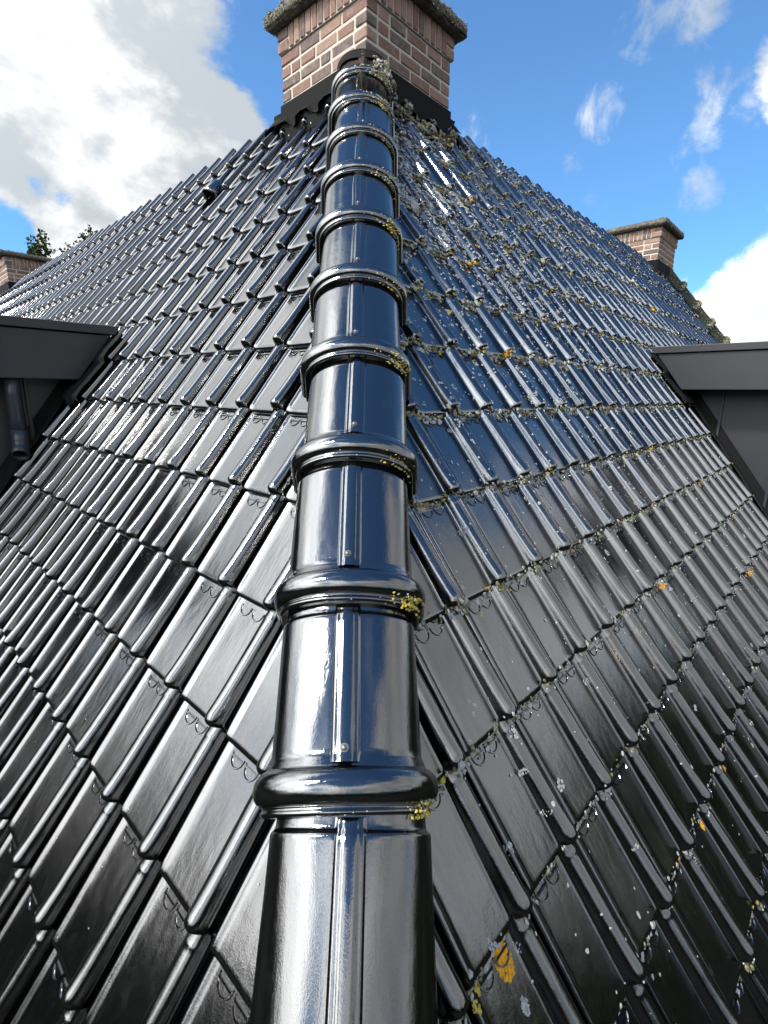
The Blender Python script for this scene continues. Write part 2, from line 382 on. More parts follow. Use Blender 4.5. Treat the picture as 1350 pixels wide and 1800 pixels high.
for sd in (-1, 1):
    cand = []
    for c in range(-9, 8):
        v = V0[sd] - TG * c
        uhip = v * CT                                    # the hip crosses this row here
        for j in range(-12, 60):
            u = U0[sd] + TW * j - sd * XC
            lo, hi = (u, u + TW) if sd > 0 else (u - TW, u)
            if hi < uhip - .02 or lo > U_END[sd] + CT * (V_TOP - v) - .05: continue
            if lo > UCHEEK[sd] + .02 and -.9 < v < 2.05: continue
            fr = tile_frame(sd, c, j); tile_of[sd][(c, j)] = fr
            ctr = fr[0] + fr[1] * .12 + fr[2] * .16
            px, py, dz = project(ctr)
            vis = dz > .1 and -120 < px < 1470 and 0 < py < 1950
            t = np.linalg.norm(ctr - CAM); cosv = abs((CAM - ctr) @ NR[sd]) / t
            cand.append(((cosv / t ** 2) if vis else 0, c, j, lo, hi, uhip))
    cand.sort(key=lambda q: -q[0])
    rest = []
    for rank, (sc, c, j, lo, hi, uhip) in enumerate(cand):
        o, X, Y, Z = tile_of[sd][(c, j)]
        cut = lo < uhip + TG * CT + .05
        if rank < 300:
            M = frame_mat(o, X, Y, Z)
            if cut:                                       # cut along the hip, under the caps
                bm = bmesh.new(); bm.from_mesh(tile_mesh); bm.transform(M)
                bmesh.ops.bisect_plane(bm, geom=bm.verts[:] + bm.edges[:] + bm.faces[:], plane_co=(sd * .035, 0, 0), plane_no=(-sd, 0, 0), clear_outer=True)
                if not bm.faces: bm.free(); continue
                bm.transform(M.inverted()); mesh = bpy.data.meshes.new('roof_tile'); bm.to_mesh(mesh); bm.free(); mesh.materials.append(GLAZE) if not mesh.materials else None
            else: mesh = tile_mesh
            ob = link('roof_tile', mesh, None, roofs[sd]); ob.matrix_world = M
        else:
            V = LO[0] @ np.stack([X, Y, Z]) + o
            f = LO[1]
            if cut:
                ok = (V[:, 0] * sd > .03); keep = ok[f].all(1); f = f[keep]; s_ = LO[2][keep]
            else: s_ = LO[2]
            rest.append((V, f, s_))
    k = 0; Vs = []; Fs = []; Ss = []
    for V, f, s_ in rest: Vs.append(V); Fs.append(f + k); Ss.append(s_); k += len(V)
    ob = link('roof_tiles', npmesh('roof_tiles', np.concatenate(Vs), np.concatenate(Fs), smask=np.concatenate(Ss)), GLAZE, roofs[sd]); tag(ob, kind='stuff')

# ------------------------------------------------------------------ hip caps
LC, S0, XO = .396, 1.130, -.0205
BW, BH = .150, .098
def cap_section(al, d):
    """point on the cap's cross-section, al from 0 (right foot) to 1 (left foot), d = outward offset"""
    a = np.asarray(al)
    sk = .17
    top = np.clip((a - sk) / (1 - 2 * sk), 0, 1) * math.pi
    x = (BW + d) * np.cos(top); z = (BH + d) * np.sin(top)
    low = np.clip((sk - a) / sk, 0, 1) + np.clip((a - 1 + sk) / sk, 0, 1)
    return x + np.sign(x) * low * .006, z - low * .092
def cap_delta(s):
    s = np.asarray(s, float)
    lip = np.interp(s, [0, .002, .006, .010, .013, .0165], [.006, .0105, .0125, .0105, .0085, .0105])
    bulge = .008 + .022 * np.sqrt(np.clip(1 - ((s - .046) / .030) ** 2, 0, 1))
    post = np.interp(s, [.0745, .079, .083, .090, .097], [.0105, .0075, .0060, .0035, .0])
    neck = np.interp(s, [.366, .369, .372, .375, .379, .386, .43], [0, -.0006, -.0030, -.0068, -.0085, -.0090, -.0092])
    return np.where(s < .0165, lip, np.where(s < .0755, np.maximum(bulge, .0085), np.where(s < .10, post, neck)))
def sweep(ss, al, extra=None, name='m'):
    X, Z, Yc = [], [], []
    V = []
    for s in ss:
        d = float(cap_delta(s)); x, z = cap_section(al, d)
        V.append(np.stack([x, np.full_like(x, s), z], 1))
    ny, nx = len(ss), len(al)
    F = [(j * nx + i + 1, j * nx + i, (j + 1) * nx + i, (j + 1) * nx + i + 1) for j in range(ny - 1) for i in range(nx - 1)]
    # closing rim at the lower end
    V = np.concatenate(V); k = len(V)
    x0, z0 = cap_section(al, -.012); rim = np.stack([x0, np.full_like(x0, ss[0] + .002), z0], 1); dup = V[:nx].copy(); V = np.concatenate([V, dup, rim])
    F += [(k + i, k + i + 1, k + nx + i + 1, k + nx + i) for i in range(nx - 1)]
    return npmesh(name, V, np.array(F), True)
al = np.concatenate([np.linspace(0, .17, 6)[:-1], np.linspace(.17, .83, 45), np.linspace(.83, 1, 6)[1:]])
cap_body = sweep(np.concatenate([[.080, .086, .093, .098], np.linspace(.108, .345, 10), [.360, .366, .368, .370, .372, .374, .376, .379, .384, .392, .41, .425]]), al, name='hip_cap')
cap_collar = sweep(np.concatenate([[0, .002, .004, .006, .008, .010, .0125, .015, .0165], .046 - .0298 * np.cos(np.linspace(.05, math.pi, 18)), [.079, .083, .089]]), al, name='collar')
def rib_mesh():
    xs = np.array([-.030, -.0262, -.0245, -.0225, -.0200, -.0165, -.0135, -.0115, -.0075, 0, .0075, .0115, .0135, .0165, .0200, .0225, .0245, .0262, .030])
    hs_ = np.array([-.0015, .0006, .0030, .0044, .0048, .0044, .0062, .0076, .0082, .0084, .0082, .0076, .0062, .0044, .0048, .0044, .0030, .0006, -.0015])
    ss = np.concatenate([[.084, .088, .094, .104], np.linspace(.13, .32, 6), [.350, .366, .371, .376, .381, .388, .394]])
    V = []
    for s in ss:
        w = float(np.interp(s, [.084, .096, .36, .392], [.96, 1, 1, .9])); hh = float(np.interp(s, [.084, .092, .105, .36, .385, .392], [.7, 1, 1, 1, .8, .3]))
        x = xs * w; z = (BH) * np.sqrt(1 - (x / BW) ** 2) + hs_ * hh + float(cap_delta(s)) * (1 if s < .11 else .8)
        V.append(np.stack([x, np.full_like(x, s), z], 1))
    nx = len(xs); F = [(j * nx + i, j * nx + i + 1, (j + 1) * nx + i + 1, (j + 1) * nx + i) for j in range(len(ss) - 1) for i in range(nx - 1)]
    return npmesh('rib', np.concatenate(V), np.array(F), True)
cap_rib = rib_mesh()
def screw_mesh():
    bm = bmesh.new()
    bmesh.ops.create_cone(bm, cap_ends=True, segments=16, radius1=.0085, radius2=.0078, depth=.002)
    r = bmesh.ops.create_uvsphere(bm, u_segments=12, v_segments=6, radius=.0056)
    bmesh.ops.scale(bm, vec=(1, 1, .75), verts=r['verts']); bmesh.ops.translate(bm, vec=(0, 0, .0012), verts=r['verts'])
    me = bpy.data.meshes.new('screw'); bm.to_mesh(me); bm.free(); return me
cap_screw = screw_mesh()
for me_, mt in ((cap_body, GLAZE), (cap_collar, GLAZE), (cap_rib, GLAZE), (cap_screw, STEEL)): me_.materials.append(mt)
MOSSY = Mat('moss dulled glaze'); _n = MOSSY.noise(40, 6, .65)
MOSSY.set(Base_Color=MOSSY.ramp(_n, [(.35, (.012, .014, .010)), (.55, (.035, .038, .022)), (.7, (.10, .10, .08))]), Roughness=.75)
cap_body_m, cap_collar_m, cap_rib_m = [q.copy() for q in (cap_body, cap_collar, cap_rib)]
for q in (cap_body_m, cap_collar_m, cap_rib_m): q.materials.clear(); q.materials.append(MOSSY.m)
def hip_row(name, base, X, Y, Z, ns, label, xo, mossy=False):
    root = empty(name, base); tag(root, label, 'hip ridge')
    inv = root.matrix_world.inverted()
    for n in ns:
        o = np.array(base) + np.array(X) * (xo + RS.normal() * .0025) + np.array(Y) * (S0 + LC * n - .046)
        yaw = RS.normal() * .009; rl = RS.normal() * .014
        Xn = np.array(X) + np.array(Y) * yaw + np.array(Z) * rl; Xn /= np.linalg.norm(Xn); Yn = np.array(Y) - Xn * (Xn @ np.array(Y)); Yn /= np.linalg.norm(Yn); Zn = np.cross(Xn, Yn)
        c = link('hip_cap', cap_body_m if mossy else cap_body, None, root); c.matrix_world = frame_mat(o - np.array(base), Xn, Yn, Zn)
        for nm, mm, mt in (('collar', cap_collar_m if mossy else cap_collar, GLAZE), ('rib', cap_rib_m if mossy else cap_rib, GLAZE)): link(nm, mm, None, c)
        s = link('screw', cap_screw, None, c); s.location = (RS.uniform(-.004, .004), .112 + RS.uniform(-.006, .006), BH + .0095); s.rotation_euler = (0, 0, RS.uniform(0, 3))
    return root
HY = np.array([0, math.cos(PHI), math.sin(PHI)]); HZ = np.array([0, -math.sin(PHI), math.cos(PHI)])
hip_row('hip_ridge', (0, 0, 0), (1, 0, 0), HY, HZ, range(-4, 10), 'row of glazed black hip caps with collars climbing to the big chimney', XO)
# far right hip
fc = corner(1, V_TOP, 0)
FY = np.array([-math.cos(PHI), 0, math.sin(PHI)]); FX = np.array([0, 1, 0]); FZ = np.cross(FX, FY)
fbase = fc - FY * (S0 + LC * 10.0) - FZ * .045
hip_row('hip_ridge', tuple(fbase), FX, FY, FZ, range(0, 10), 'distant mossy hip cap row descending below the small right-hand chimney', 0, True)

# ------------------------------------------------------------------ chimneys
def brick_mesh(l, d, h, k):
    bm = bmesh.new(); bmesh.ops.create_cube(bm, size=1)
    bmesh.ops.scale(bm, vec=(l, d, h), verts=bm.verts)
    bmesh.ops.bevel(bm, geom=bm.edges[:], offset=.005, segments=1, affect='EDGES')
    rs = np.random.RandomState(k)
    for v in bm.verts: v.co += Vector(rs.normal(size=3) * .0013)
    me = bpy.data.meshes.new('brick'); bm.to_mesh(me); bm.free(); me.materials.append(BRICK); return me
BL, BHt, JT, BD = .196, .0575, .0155, .095
B_S = [brick_mesh(BL, BD, BHt, i) for i in range(4)]; B_H = [brick_mesh(.0925, BD, BHt, 10 + i) for i in range(3)]; B_Q = [brick_mesh(.145, BD, BHt, 40 + i) for i in range(2)]
B_V = [brick_mesh(.049, BD, .134, 20 + i) for i in range(3)]; B_C = [brick_mesh(.115, BD, BHt, 30 + i) for i in range(2)]
CW = 4 * (BL + JT) + .002
def chimney(p0, label, courses=4, seed=1):
    """p0: the corner that points to the camera (bottom of the brickwork); sides run along E_R and E_L"""
    rs = np.random.RandomState(seed)
    root = empty('chimney', tuple(p0)); tag(root, label, 'chimney', 'chimneys at the corners of the flat roof')
    R = Matrix.Rotation(math.radians(45), 4, 'Z')       # local x = E_R, local y = E_L
    root.matrix_world = Matrix.Translation(Vector(p0)) @ R
    def put(ms, x, y, z, rz):
        o = link('brick', ms[rs.randint(len(ms))], None, root)
        o.matrix_local = Matrix.Translation((x, y, z)) @ Matrix.Rotation(rz, 4, 'Z') @ Matrix.Rotation(rs.normal() * .006, 4, 'X')
    W = CW
    v, f = box_vf(.006, W - .006, .006, W - .006, -.22, courses * (BHt + JT) + .15)
    link('mortar_core', pymesh('mortar_core', v, f), MORTAR, root)
    sides = [((0, 0), (1, 0), 0), ((W, 0), (0, 1), math.pi / 2), ((W, W), (-1, 0), math.pi), ((0, W), (0, -1), -math.pi / 2)]
    for c in range(courses):
        z = c * (BHt + JT) + JT + BHt / 2
        for k, (o, d, rz) in enumerate(sides):
            inn = (-d[1], d[0])
            t = 0 if (c + k) % 2 == 0 else BD + JT
            end = W if (c + k) % 2 == 0 else W
            end = W - (0 if (c + k + 1) % 2 else 0)
            end = W - (BD + JT if (c + k + 1) % 2 == 0 else 0)
            pattern = [B_S] if c % 2 == k % 2 else [B_H]
            first = True
            while t < end - .02:
                rem = end - t
                ms, l = (B_S, BL)
                r = rs.rand()
                if first and (c // 2) % 2 == 1 and t > 0: ms, l = B_H, .0925
                elif r < .16 and rem > .4: ms, l = B_H, .0925
                elif r < .26 and rem > .4: ms, l = B_Q, .145
                if l > rem + .01:
                    ms, l = (B_Q, .145) if rem > .14 else (B_H, .0925)
                first = False
                sc = 1.0
                if rem < l + .06: sc = rem / l; 
                ln = l * sc
                o_ = link('brick', ms[rs.randint(len(ms))], None, root)
                cx = o[0] + d[0] * (t + ln / 2) + inn[0] * (BD / 2 + rs.normal() * .0012); cy = o[1] + d[1] * (t + ln / 2) + inn[1] * (BD / 2 + rs.normal() * .0012)
                o_.matrix_local = Matrix.Translation((cx, cy, z + rs.normal() * .0008)) @ Matrix.Rotation(rz + rs.normal() * .004, 4, 'Z') @ Matrix.Scale(sc, 4, (1, 0, 0))
                t += ln + JT
    # projecting soldier course
    zs = courses * (BHt + JT) + JT; pr = .017
    for k, (o, d, rz) in enumerate(sides):
        inn = (-d[1], d[0]); t = -pr; L = W + 2 * pr
        items = [('C', .115)] + [('V', .056)] * 9 + [('C', .0)]
        tt = -pr
        x = lambda tt, off: (o[0] + d[0] * tt + inn[0] * off, o[1] + d[1] * tt + inn[1] * off)
        for hh in (0, 1):
            px_, py_ = x(tt + .0575, BD / 2 - pr); put(B_C, px_, py_, zs + BHt / 2 + hh * (BHt + JT + .001), rz)
        tt += .115 + JT
        nv = 11; pitch = (W + pr - BD + pr - tt - JT * 0) / nv
        for i in range(nv):
            px_, py_ = x(tt + pitch * (i + .5) - JT / 2, BD / 2 - pr); put(B_V, px_, py_, zs + .067, rz)
    ztop = zs + .138
    v, f = box_vf(-pr + .009, W + pr - .009, -pr + .009, W + pr - .009, zs - .004, ztop); link('mortar_band', pymesh('mortar_band', v, f), MORTAR, root)
    # cover slab with worn edges
    ov = .082; bm = bmesh.new(); bmesh.ops.create_cube(bm, size=1); bmesh.ops.scale(bm, vec=(W + 2 * ov, W + 2 * ov, .085), verts=bm.verts)
    bmesh.ops.bevel(bm, geom=bm.edges[:], offset=.012, segments=2, affect='EDGES')
    bmesh.ops.subdivide_edges(bm, edges=[e for e in bm.edges if e.calc_length() > .3], cuts=28, use_grid_fill=True)
    for q in bm.verts: q.co += Vector(rs.normal(size=3) * .0032)
    me = bpy.data.meshes.new('cover_slab'); bm.to_mesh(me); bm.free(); me.polygons.foreach_set('use_smooth', [True] * len(me.polygons))
    s = link('cover_slab', me, SLAB, root); s.location = (W / 2, W / 2, ztop + .0425)
    # lead upstand round the foot
    t_ = .011; b = -.30
    vs, fs = [], []
    for a, bb in (((-t_, -t_), (W + t_, -t_)), ((W + t_, -t_), (W + t_, W + t_)), ((W + t_, W + t_), (-t_, W + t_)), ((-t_, W + t_), (-t_, -t_))):
        k = len(vs); vs += [(*a, b), (*bb, b), (*bb, -.002), (*a, -.002)]; fs.append((k, k + 1, k + 2, k + 3))
        k = len(vs); i_ = lambda p: (min(max(p[0], .012), W - .012), min(max(p[1], .012), W - .012)); vs += [(*a, -.002), (*bb, -.002), (*i_(bb), .004), (*i_(a), .004)]; fs.append((k, k + 1, k + 2, k + 3))
    link('lead_flashing', pymesh('lead_flashing', vs, fs), LEAD, root)
    return root
P0 = np.array([0, 3.546, 3.541])
ch_main = chimney(P0, 'large brick chimney standing at the top of the middle hip', 4, 3)
ch_right = chimney(P0 + E_R * 6.10, 'small distant brick chimney above the right tiled slope', 4, 5)
ch_left = chimney(P0 + E_L * 9.62, 'distant brick chimney cut by the left picture edge, beside the twigs', 4, 9)

# ------------------------------------------------------------------ height of the tiled surface anywhere on a slope
_LX, _LY = 600, 800
_LUT = tile_h(np.linspace(0, .30, _LX)[None, :], np.linspace(0, .40, _LY)[:, None]).tolist()
def th_(x, y): return _LUT[min(max(int(y / .40 * (_LY - 1) + .5), 0), _LY - 1)][min(max(int(x / .30 * (_LX - 1) + .5), 0), _LX - 1)]
def surf(sd, u, v):
    c = math.floor((V0[sd] - v) / TG) + 1; y = v - (V0[sd] - TG * c)
    w = (u - U0[sd]) * sd + XC; x = w % TW
    z = th_(x, y)
    if x > .236: z = .0
    return z - DBASE, x, y

# lead aprons where slope and main chimney meet: draped over the top tiles
def apron(sd, u0, u1, v0, v1, name, parent, nu=60, nv=14, seed=0, lift=.007):
    rs = np.random.RandomState(seed); V = []
    lo = [v0 + .022 * math.sin((u0 + (u1 - u0) * a / (nu - 1)) * 6.283 / TW) + .008 * math.sin(a * .7 + seed) + rs.normal() * .0015 for a in range(nu)]
    for j in range(nv):
        for i in range(nu):
            u = u0 + (u1 - u0) * i / (nu - 1); v = lo[i] + (v1 - lo[i]) * j / (nv - 1)
            hs_ = max(surf(sd, u + du, v + dv)[0] for du in (-.045, -.03, -.015, 0, .015, .03, .045) for dv in (-.03, 0, .02))
            V.append(slope_pt(sd, u, v, hs_ + lift + .006 + rs.normal() * .0012))
    F = [(j * nu + i, j * nu + i + 1, (j + 1) * nu + i + 1, (j + 1) * nu + i) for j in range(nv - 1) for i in range(nu - 1)]
    me = pymesh(name, V, F, True); o = link(name, me, LEAD, parent)
    if parent: o.matrix_parent_inverse = parent.matrix_world.inverted()
    md = o.modifiers.new('thickness', 'SOLIDIFY'); md.thickness = .004
    return o
bpy.context.view_layer.update()
apron(-1, 2.60, 3.46, 4.205, 4.29, 'lead_apron', ch_main, seed=2, lift=.024)
apron(-1, 3.38, 3.74, 4.32, 4.475, 'lead_apron', ch_main, 26, seed=12)
apron(1, 2.60, 3.46, 4.17, 4.29, 'lead_apron', ch_main, seed=3)
apron(1, 3.38, 3.62, 4.34, 4.475, 'lead_apron', ch_main, 20, seed=13)

sv = []; sa = np.linspace(.04, .96, 40); ss_ = np.linspace(.25, .375, 9)
for q_, s_ in enumerate(ss_):
    x_, z_ = cap_section(sa, .007 + .004 * math.sin(q_ * 1.7))
    wob = .012 * np.sin(sa * 21) * (q_ == 0)
    for a_, b_, w_ in zip(x_, z_, wob): sv.append(np.array([XO + a_, 0, 0]) + HY * (S0 + LC * 9 - .046 + s_ + w_) + HZ * b_)
so_ = link('lead_saddle', pymesh('lead_saddle', sv, [(j * 40 + i + 1, j * 40 + i, (j + 1) * 40 + i, (j + 1) * 40 + i + 1) for j in range(8) for i in range(39)], True), LEAD, ch_main)
so_.matrix_parent_inverse = ch_main.matrix_world.inverted()
# ------------------------------------------------------------------ dormers
def dormer(sd, uf, label):
    e, r = EE[sd], np.array([-sd * S, S, 0])            # r points from the dormer's front into the roof
    root = empty('dormer', tuple(e * (UCHEEK[sd]) + r * -.6)); tag(root, label, 'dormer', 'box dormers with anthracite cheeks'); bpy.context.view_layer.update()
    def part(name, pts, faces, mat, smooth=False):
        me = pymesh(name, [e * u + r * a + np.array([0, 0, z]) for u, a, z in pts], faces, smooth)
        o = link(name, me, mat, root); o.matrix_parent_inverse = root.matrix_world.inverted(); return o
    T = math.tan(TH); uc = UCHEEK[sd]; ue = uc + 3.0; a0 = -.75
    zt, zm, zb = 1.992, 1.934, 1.612
    roof_a = lambda z: z / T
    def prism(name, u0, u1, prof, mat):                 # prof: (a, z) polygon extruded along u
        n = len(prof); pts = [(u0, a, z) for a, z in prof] + [(u1, a, z) for a, z in prof]
        fs = [tuple(range(n)), tuple(range(2 * n - 1, n - 1, -1))] + [(i, i + n, (i + 1) % n + n, (i + 1) % n) for i in range(n)]
        o = part(name, pts, fs, mat); md = o.modifiers.new('edge', 'BEVEL'); md.width = .0025; md.segments = 2; md.limit_method = 'ANGLE'; return o
    prism('roof_trim', uf - .022, ue, [(a0 - .04, zm), (roof_a(zm) + .02, zm), (roof_a(zt) + .01, zt), (a0 - .04, zt)], DORMER)
    prism('fascia', uf, ue, [(a0, zb), (roof_a(zb) - .012, zb), (roof_a(zm) - .012, zm - .008), (a0, zm - .008)], DORMER)
    zr = lambda a: a * T - .05
    # cheek in upright panels with standing seams between them
    seams = [roof_a(zb) + .05, .885, .44, 0.0, -.45, a0 + .06]
    for a1, a2 in zip(seams[:-1], seams[1:]):
        prism('cladding_panel', uc, uc + .05, [(a1 - .002, zr(a1)), (a1 - .002, zb + .02), (a2 + .002, zb + .02), (a2 + .002, zr(a2))], DORMER)
    for a1 in seams[1:-1]:
        prism('standing_seam', uc - .022, uc + .01, [(a1 - .011, zr(a1) + .02), (a1 - .011, zb + .01), (a1 + .011, zb + .01), (a1 + .011, zr(a1) + .05)], DORMER)
    prism('front_panel', uc + .06, ue - .06, [(a0 + .05, -1.0), (a0 + .09, -1.0), (a0 + .09, zb + .02), (a0 + .05, zb + .02)], DORMER)
    prism('core', uc + .055, ue - .05, [(a0 + .10, -1.0), (roof_a(zb), zb - .02), (roof_a(zb), zb + .01), (a0 + .10, zb + .01)], DARKGAP)
    # flashing strip beside the cheek foot and soft lead over the tiles beside the fascia
    pts = []; n = 26
    for i in range(n):
        a = .05 + (roof_a(zb) + .10 - .05) * i / (n - 1)
        for uu, hh in ((uc - .035, -.005), (uc - .010, .004), (uc - .004, .065)):
            pts.append((uu, a, a * T + hh / CT))
    part('flashing', pts, [(i * 3 + k, i * 3 + k + 1, (i + 1) * 3 + k + 1, (i + 1) * 3 + k) for i in range(n - 1) for k in (0, 1)], LEAD, True)
    return root, part, e, r, uc
d_l, part_l, e_, r_, uc_ = dormer(-1, 4.03, 'box dormer at the left edge with a downpipe below its fascia')
d_r, part_r, _, _, _ = dormer(1, 5.21, 'box dormer at the right edge with bare cheek panels')
apron(-1, 3.80, 4.13, 1.80, 2.38, 'lead_apron', d_l, 26, 40, 5, .010)
apron(1, 5.06, 5.36, 1.82, 2.38, 'lead_apron', d_r, 26, 40, 6, .010)
def tube(name, path, rads, mat, parent, seg=24, open_end=True):
    path = [np.array(p, float) for p in path]; V = []; F = []
    ref = np.array([1., 1., 0])
    for i, p in enumerate(path):
        t = path[min(i + 1, len(path) - 1)] - path[max(i - 1, 0)]; t /= np.linalg.norm(t)
        x = np.cross(t, ref); x /= np.linalg.norm(x); y = np.cross(t, x)
        for k in range(seg):
            a = 2 * math.pi * k / seg; V.append(p + rads[i] * (x * math.cos(a) + y * math.sin(a)))
    for i in range(len(path) - 1):
        for k in range(seg): F.append((i * seg + k, i * seg + (k + 1) % seg, (i + 1) * seg + (k + 1) % seg, (i + 1) * seg + k))
    me = pymesh(name, V, F, True); o = link(name, me, mat, parent)
    if parent: bpy.context.view_layer.update(); o.matrix_parent_inverse = parent.matrix_world.inverted()
    md = o.modifiers.new('wall', 'SOLIDIFY'); md.thickness = .003; md.offset = -1
    return o
pc = lambda u, a, z: e_ * u + r_ * a + np.array([0, 0, z])
pr_ = .046
tube('downpipe', [pc(4.10, .79, z) for z in (1.63, 1.5, 1.35, 1.24)], [pr_] * 4, PIPE, d_l)
tube('pipe_elbow', [pc(4.10, .79, 1.275), pc(4.10, .79, 1.20), pc(4.094, .787, 1.170), pc(4.074, .777, 1.135), pc(4.045, .765, 1.105)], [pr_ + .005] * 5, PIPE, d_l)

# ------------------------------------------------------------------ vent cowl on the left slope
def cowl():
    o, X, Y, Z = tile_frame(-1, -8, 11, False)
    V = []; F = []; n, m = 14, 8
    for j in range(m):
        t = j / (m - 1); r = .075 * math.sqrt(1 - (t * .96) ** 2)
        for i in range(n):
            a = math.pi * i / (n - 1); V.append((.10 + r * math.cos(a), -.02 + .17 * t, .03 + r * 1.0 * math.sin(a)))
    F = [(j * n + i, j * n + i + 1, (j + 1) * n + i + 1, (j + 1) * n + i) for j in range(m - 1) for i in range(n - 1)]
    return V, F

# ------------------------------------------------------------------ lichen and moss
_ico = bmesh.new(); bmesh.ops.create_icosphere(_ico, subdivisions=1, radius=1)
ICO_V = np.array([v.co[:] for v in _ico.verts]); ICO_F = np.array([[l.index for l in f.verts] + [-1] for f in _ico.faces]); _ico.free()
class Heap:                                             # collects little lumps and discs of one growth
    def __init__(s): s.V = []; s.F = []; s.k = 0
    def lump(s, p, r, n, flat=.6):
        d = ICO_V * (1 + RS.normal(size=(len(ICO_V), 1)) * .22) * r * (1 + RS.normal(size=3) * .15)
        n = np.asarray(n); d = d - np.outer(d @ n, n) * (1 - flat)
        s.V.append(d + p); s.F.append(ICO_F + s.k); s.F[-1][:, 3] = -1; s.k += len(ICO_V)
    def disc(s, pts, ctr):
        m = len(pts); s.V.append(np.array(list(pts) + [ctr])); s.F.append(np.array([(s.k + i, s.k + (i + 1) % m, s.k + m, -1) for i in range(m)])); s.k += m + 1
    def build(s, name, mat, parent=None, smooth=False):
        return link(name, npmesh(name, np.concatenate(s.V), np.concatenate(s.F), smooth), mat, parent)
white, olive, orange, yellow = Heap(), Heap(), Heap(), Heap()
def outside_cap(u, v, pad=.165):                        # clear of the hip caps
    return (u - v * CT) * S > pad
def spot(heap, sd, u, v, r, m=9, thick=.0010):
    el = RS.uniform(.75, 1.3); rot = RS.uniform(0, math.pi); ph = RS.uniform(0, 6.28, 3)
    pts = []
    for i in range(m):
        a = 2 * math.pi * i / m; rr = r * (1 + .16 * math.sin(3 * a + ph[0]) + .12 * math.sin(5 * a + ph[1]) + RS.normal() * .08)
        du, dv = rr * el * math.cos(a), rr / el * math.sin(a); du, dv = du * math.cos(rot) - dv * math.sin(rot), du * math.sin(rot) + dv * math.cos(rot)
        h, x, y = surf(sd, u + du, v + dv); pts.append((u + du, v + dv, h))
    hc = surf(sd, u, v)[0]
    if max(p[2] for p in pts) - min(p[2] for p in pts) > r * 1.6 + .003: return
    heap.disc([slope_pt(sd, a, b, h + .0005) for a, b, h in pts], slope_pt(sd, u, v, hc + thick + .0006))
def dens(u, v):                                         # how thickly the right slope is overgrown
    k = np.clip((v - .9) / 2.6, 0, 1) ** 1.3
    near = np.clip(1 - (u - v * CT - .2) / 4.5, .25, 1)
    return k * near
n = 0
while n < 15000:
    v = RS.uniform(.0, 4.45); u = RS.uniform(.3, 9.6)
    if not outside_cap(u, v) or (u > UCHEEK[1] - .15 and v < 2.4): continue
    d = dens(u, v); h, x, y = surf(1, u, v)
    on_roll = x > .17
    patch = .5 + .5 * math.sin(u * 2.1 + v * 1.3 + 2 * math.sin(v * 1.7)) 
    p = (.030 + .85 * d * (.25 + .75 * patch)) * (1.0 if on_roll else .34)
    if RS.rand() > p: continue
    r = min(.0024 * math.exp(abs(RS.normal()) * .62) * (1 + 1.1 * d), .017)
    n += 1
    if r < .0085: spot(white, 1, u, v, r, 8)
    else:                                               # larger rosettes: many small lobes
        for q in range(int(10 + r * 900)):
            a_ = RS.uniform(0, 6.283); k_ = math.sqrt(RS.rand()); uu, vv = u + r * k_ * math.cos(a_), v + r * k_ * math.sin(a_)
            white.lump(slope_pt(1, uu, vv, surf(1, uu, vv)[0]), r * RS.uniform(.16, .34), NR[1], .35)
# crusts along the lower edges of the tiles
for (c, j), fr in tile_of[1].items():
    v = V0[1] - TG * c; u = U0[1] + TW * j
    ctr = fr[0] + fr[1] * .12; t = np.linalg.norm(ctr - CAM)
    if u < v * CT + .1: continue
    d = dens(u, v); amt = .55 + .45 * np.clip((v - .6) / 1.3, 0, 1)
    if u > 7.5: amt *= .7
    o, X, Y, Z = fr
    k = int((78 if t < 6.5 else 24) * amt * RS.uniform(.55, 1.25)); rs_ = 1 if t < 6.5 else 1.5
    cx = RS.uniform(0, TW, 3)
    if t < 7.5:                                         # the crust itself, a nearly unbroken bead under the loose lumps
        for q in range(int(RS.uniform(14, 26) * amt)):
            x = RS.uniform(0, .2355); y = RS.uniform(-.008, .004); z = th_(x, TG + y) + .003 if v < 1.5 else th_(x, max(y, 0)) - RS.uniform(.002, .012)
            (olive if RS.rand() < .72 else white).lump(o + X * x + Y * (y + (.012 if x > .168 else 0)) + Z * z, RS.uniform(.005, .0105) * (.75 + .5 * np.clip((v - .7) / 1.6, 0, 1)), Z, .42)
    for q in range(k):
        x = (cx[RS.randint(3)] + RS.normal() * .035) % TW if RS.rand() < .6 else RS.uniform(0, .2355)
        if x > .2355: continue
        y = (abs(RS.normal()) * .004 - .003 if RS.rand() < .62 else -abs(RS.normal()) * .014) if v > 1.5 else RS.normal() * .011 - .006
        z = th_(x, max(y, 0.0))
        zf = z - RS.uniform(0, .014) if y <= .0005 else z
        yy = y if y > 0 else min(y, -.001)
        if y < -.006 or (v < 1.5 and y < 0): zf = th_(x, TG + y) + .001
        if x > .168 and yy < .012: yy += .006 + .010 * min(((x - .205) / .031) ** 2, 1)
        P = o + X * x + Y * yy + Z * zf
        if abs(P[0]) < .17 and outside_cap(u, v) is False: continue
        r = RS.uniform(.0026, .0070) * rs_ * (1.25 if v < 1.5 else 1.0) * (.75 + 1.0 * np.clip((v - .7) / 1.6, 0, 1))
        w_ = RS.rand()
        up_ = np.clip((v - .8) / 2.0, 0, 1)
        hp = white if w_ < .62 - .14 * up_ else olive if w_ < .965 else yellow if w_ < .988 else orange
        hp.lump(P, r * math.exp(RS.normal() * .3), Z, .50)
vis = [(k_, f_) for k_, f_ in tile_of[1].items() if 1.2 < V0[1] - TG * k_[0] < 4.0 and outside_cap(U0[1] + TW * k_[1], V0[1] - TG * k_[0], .25) and U0[1] + TW * k_[1] < 7]
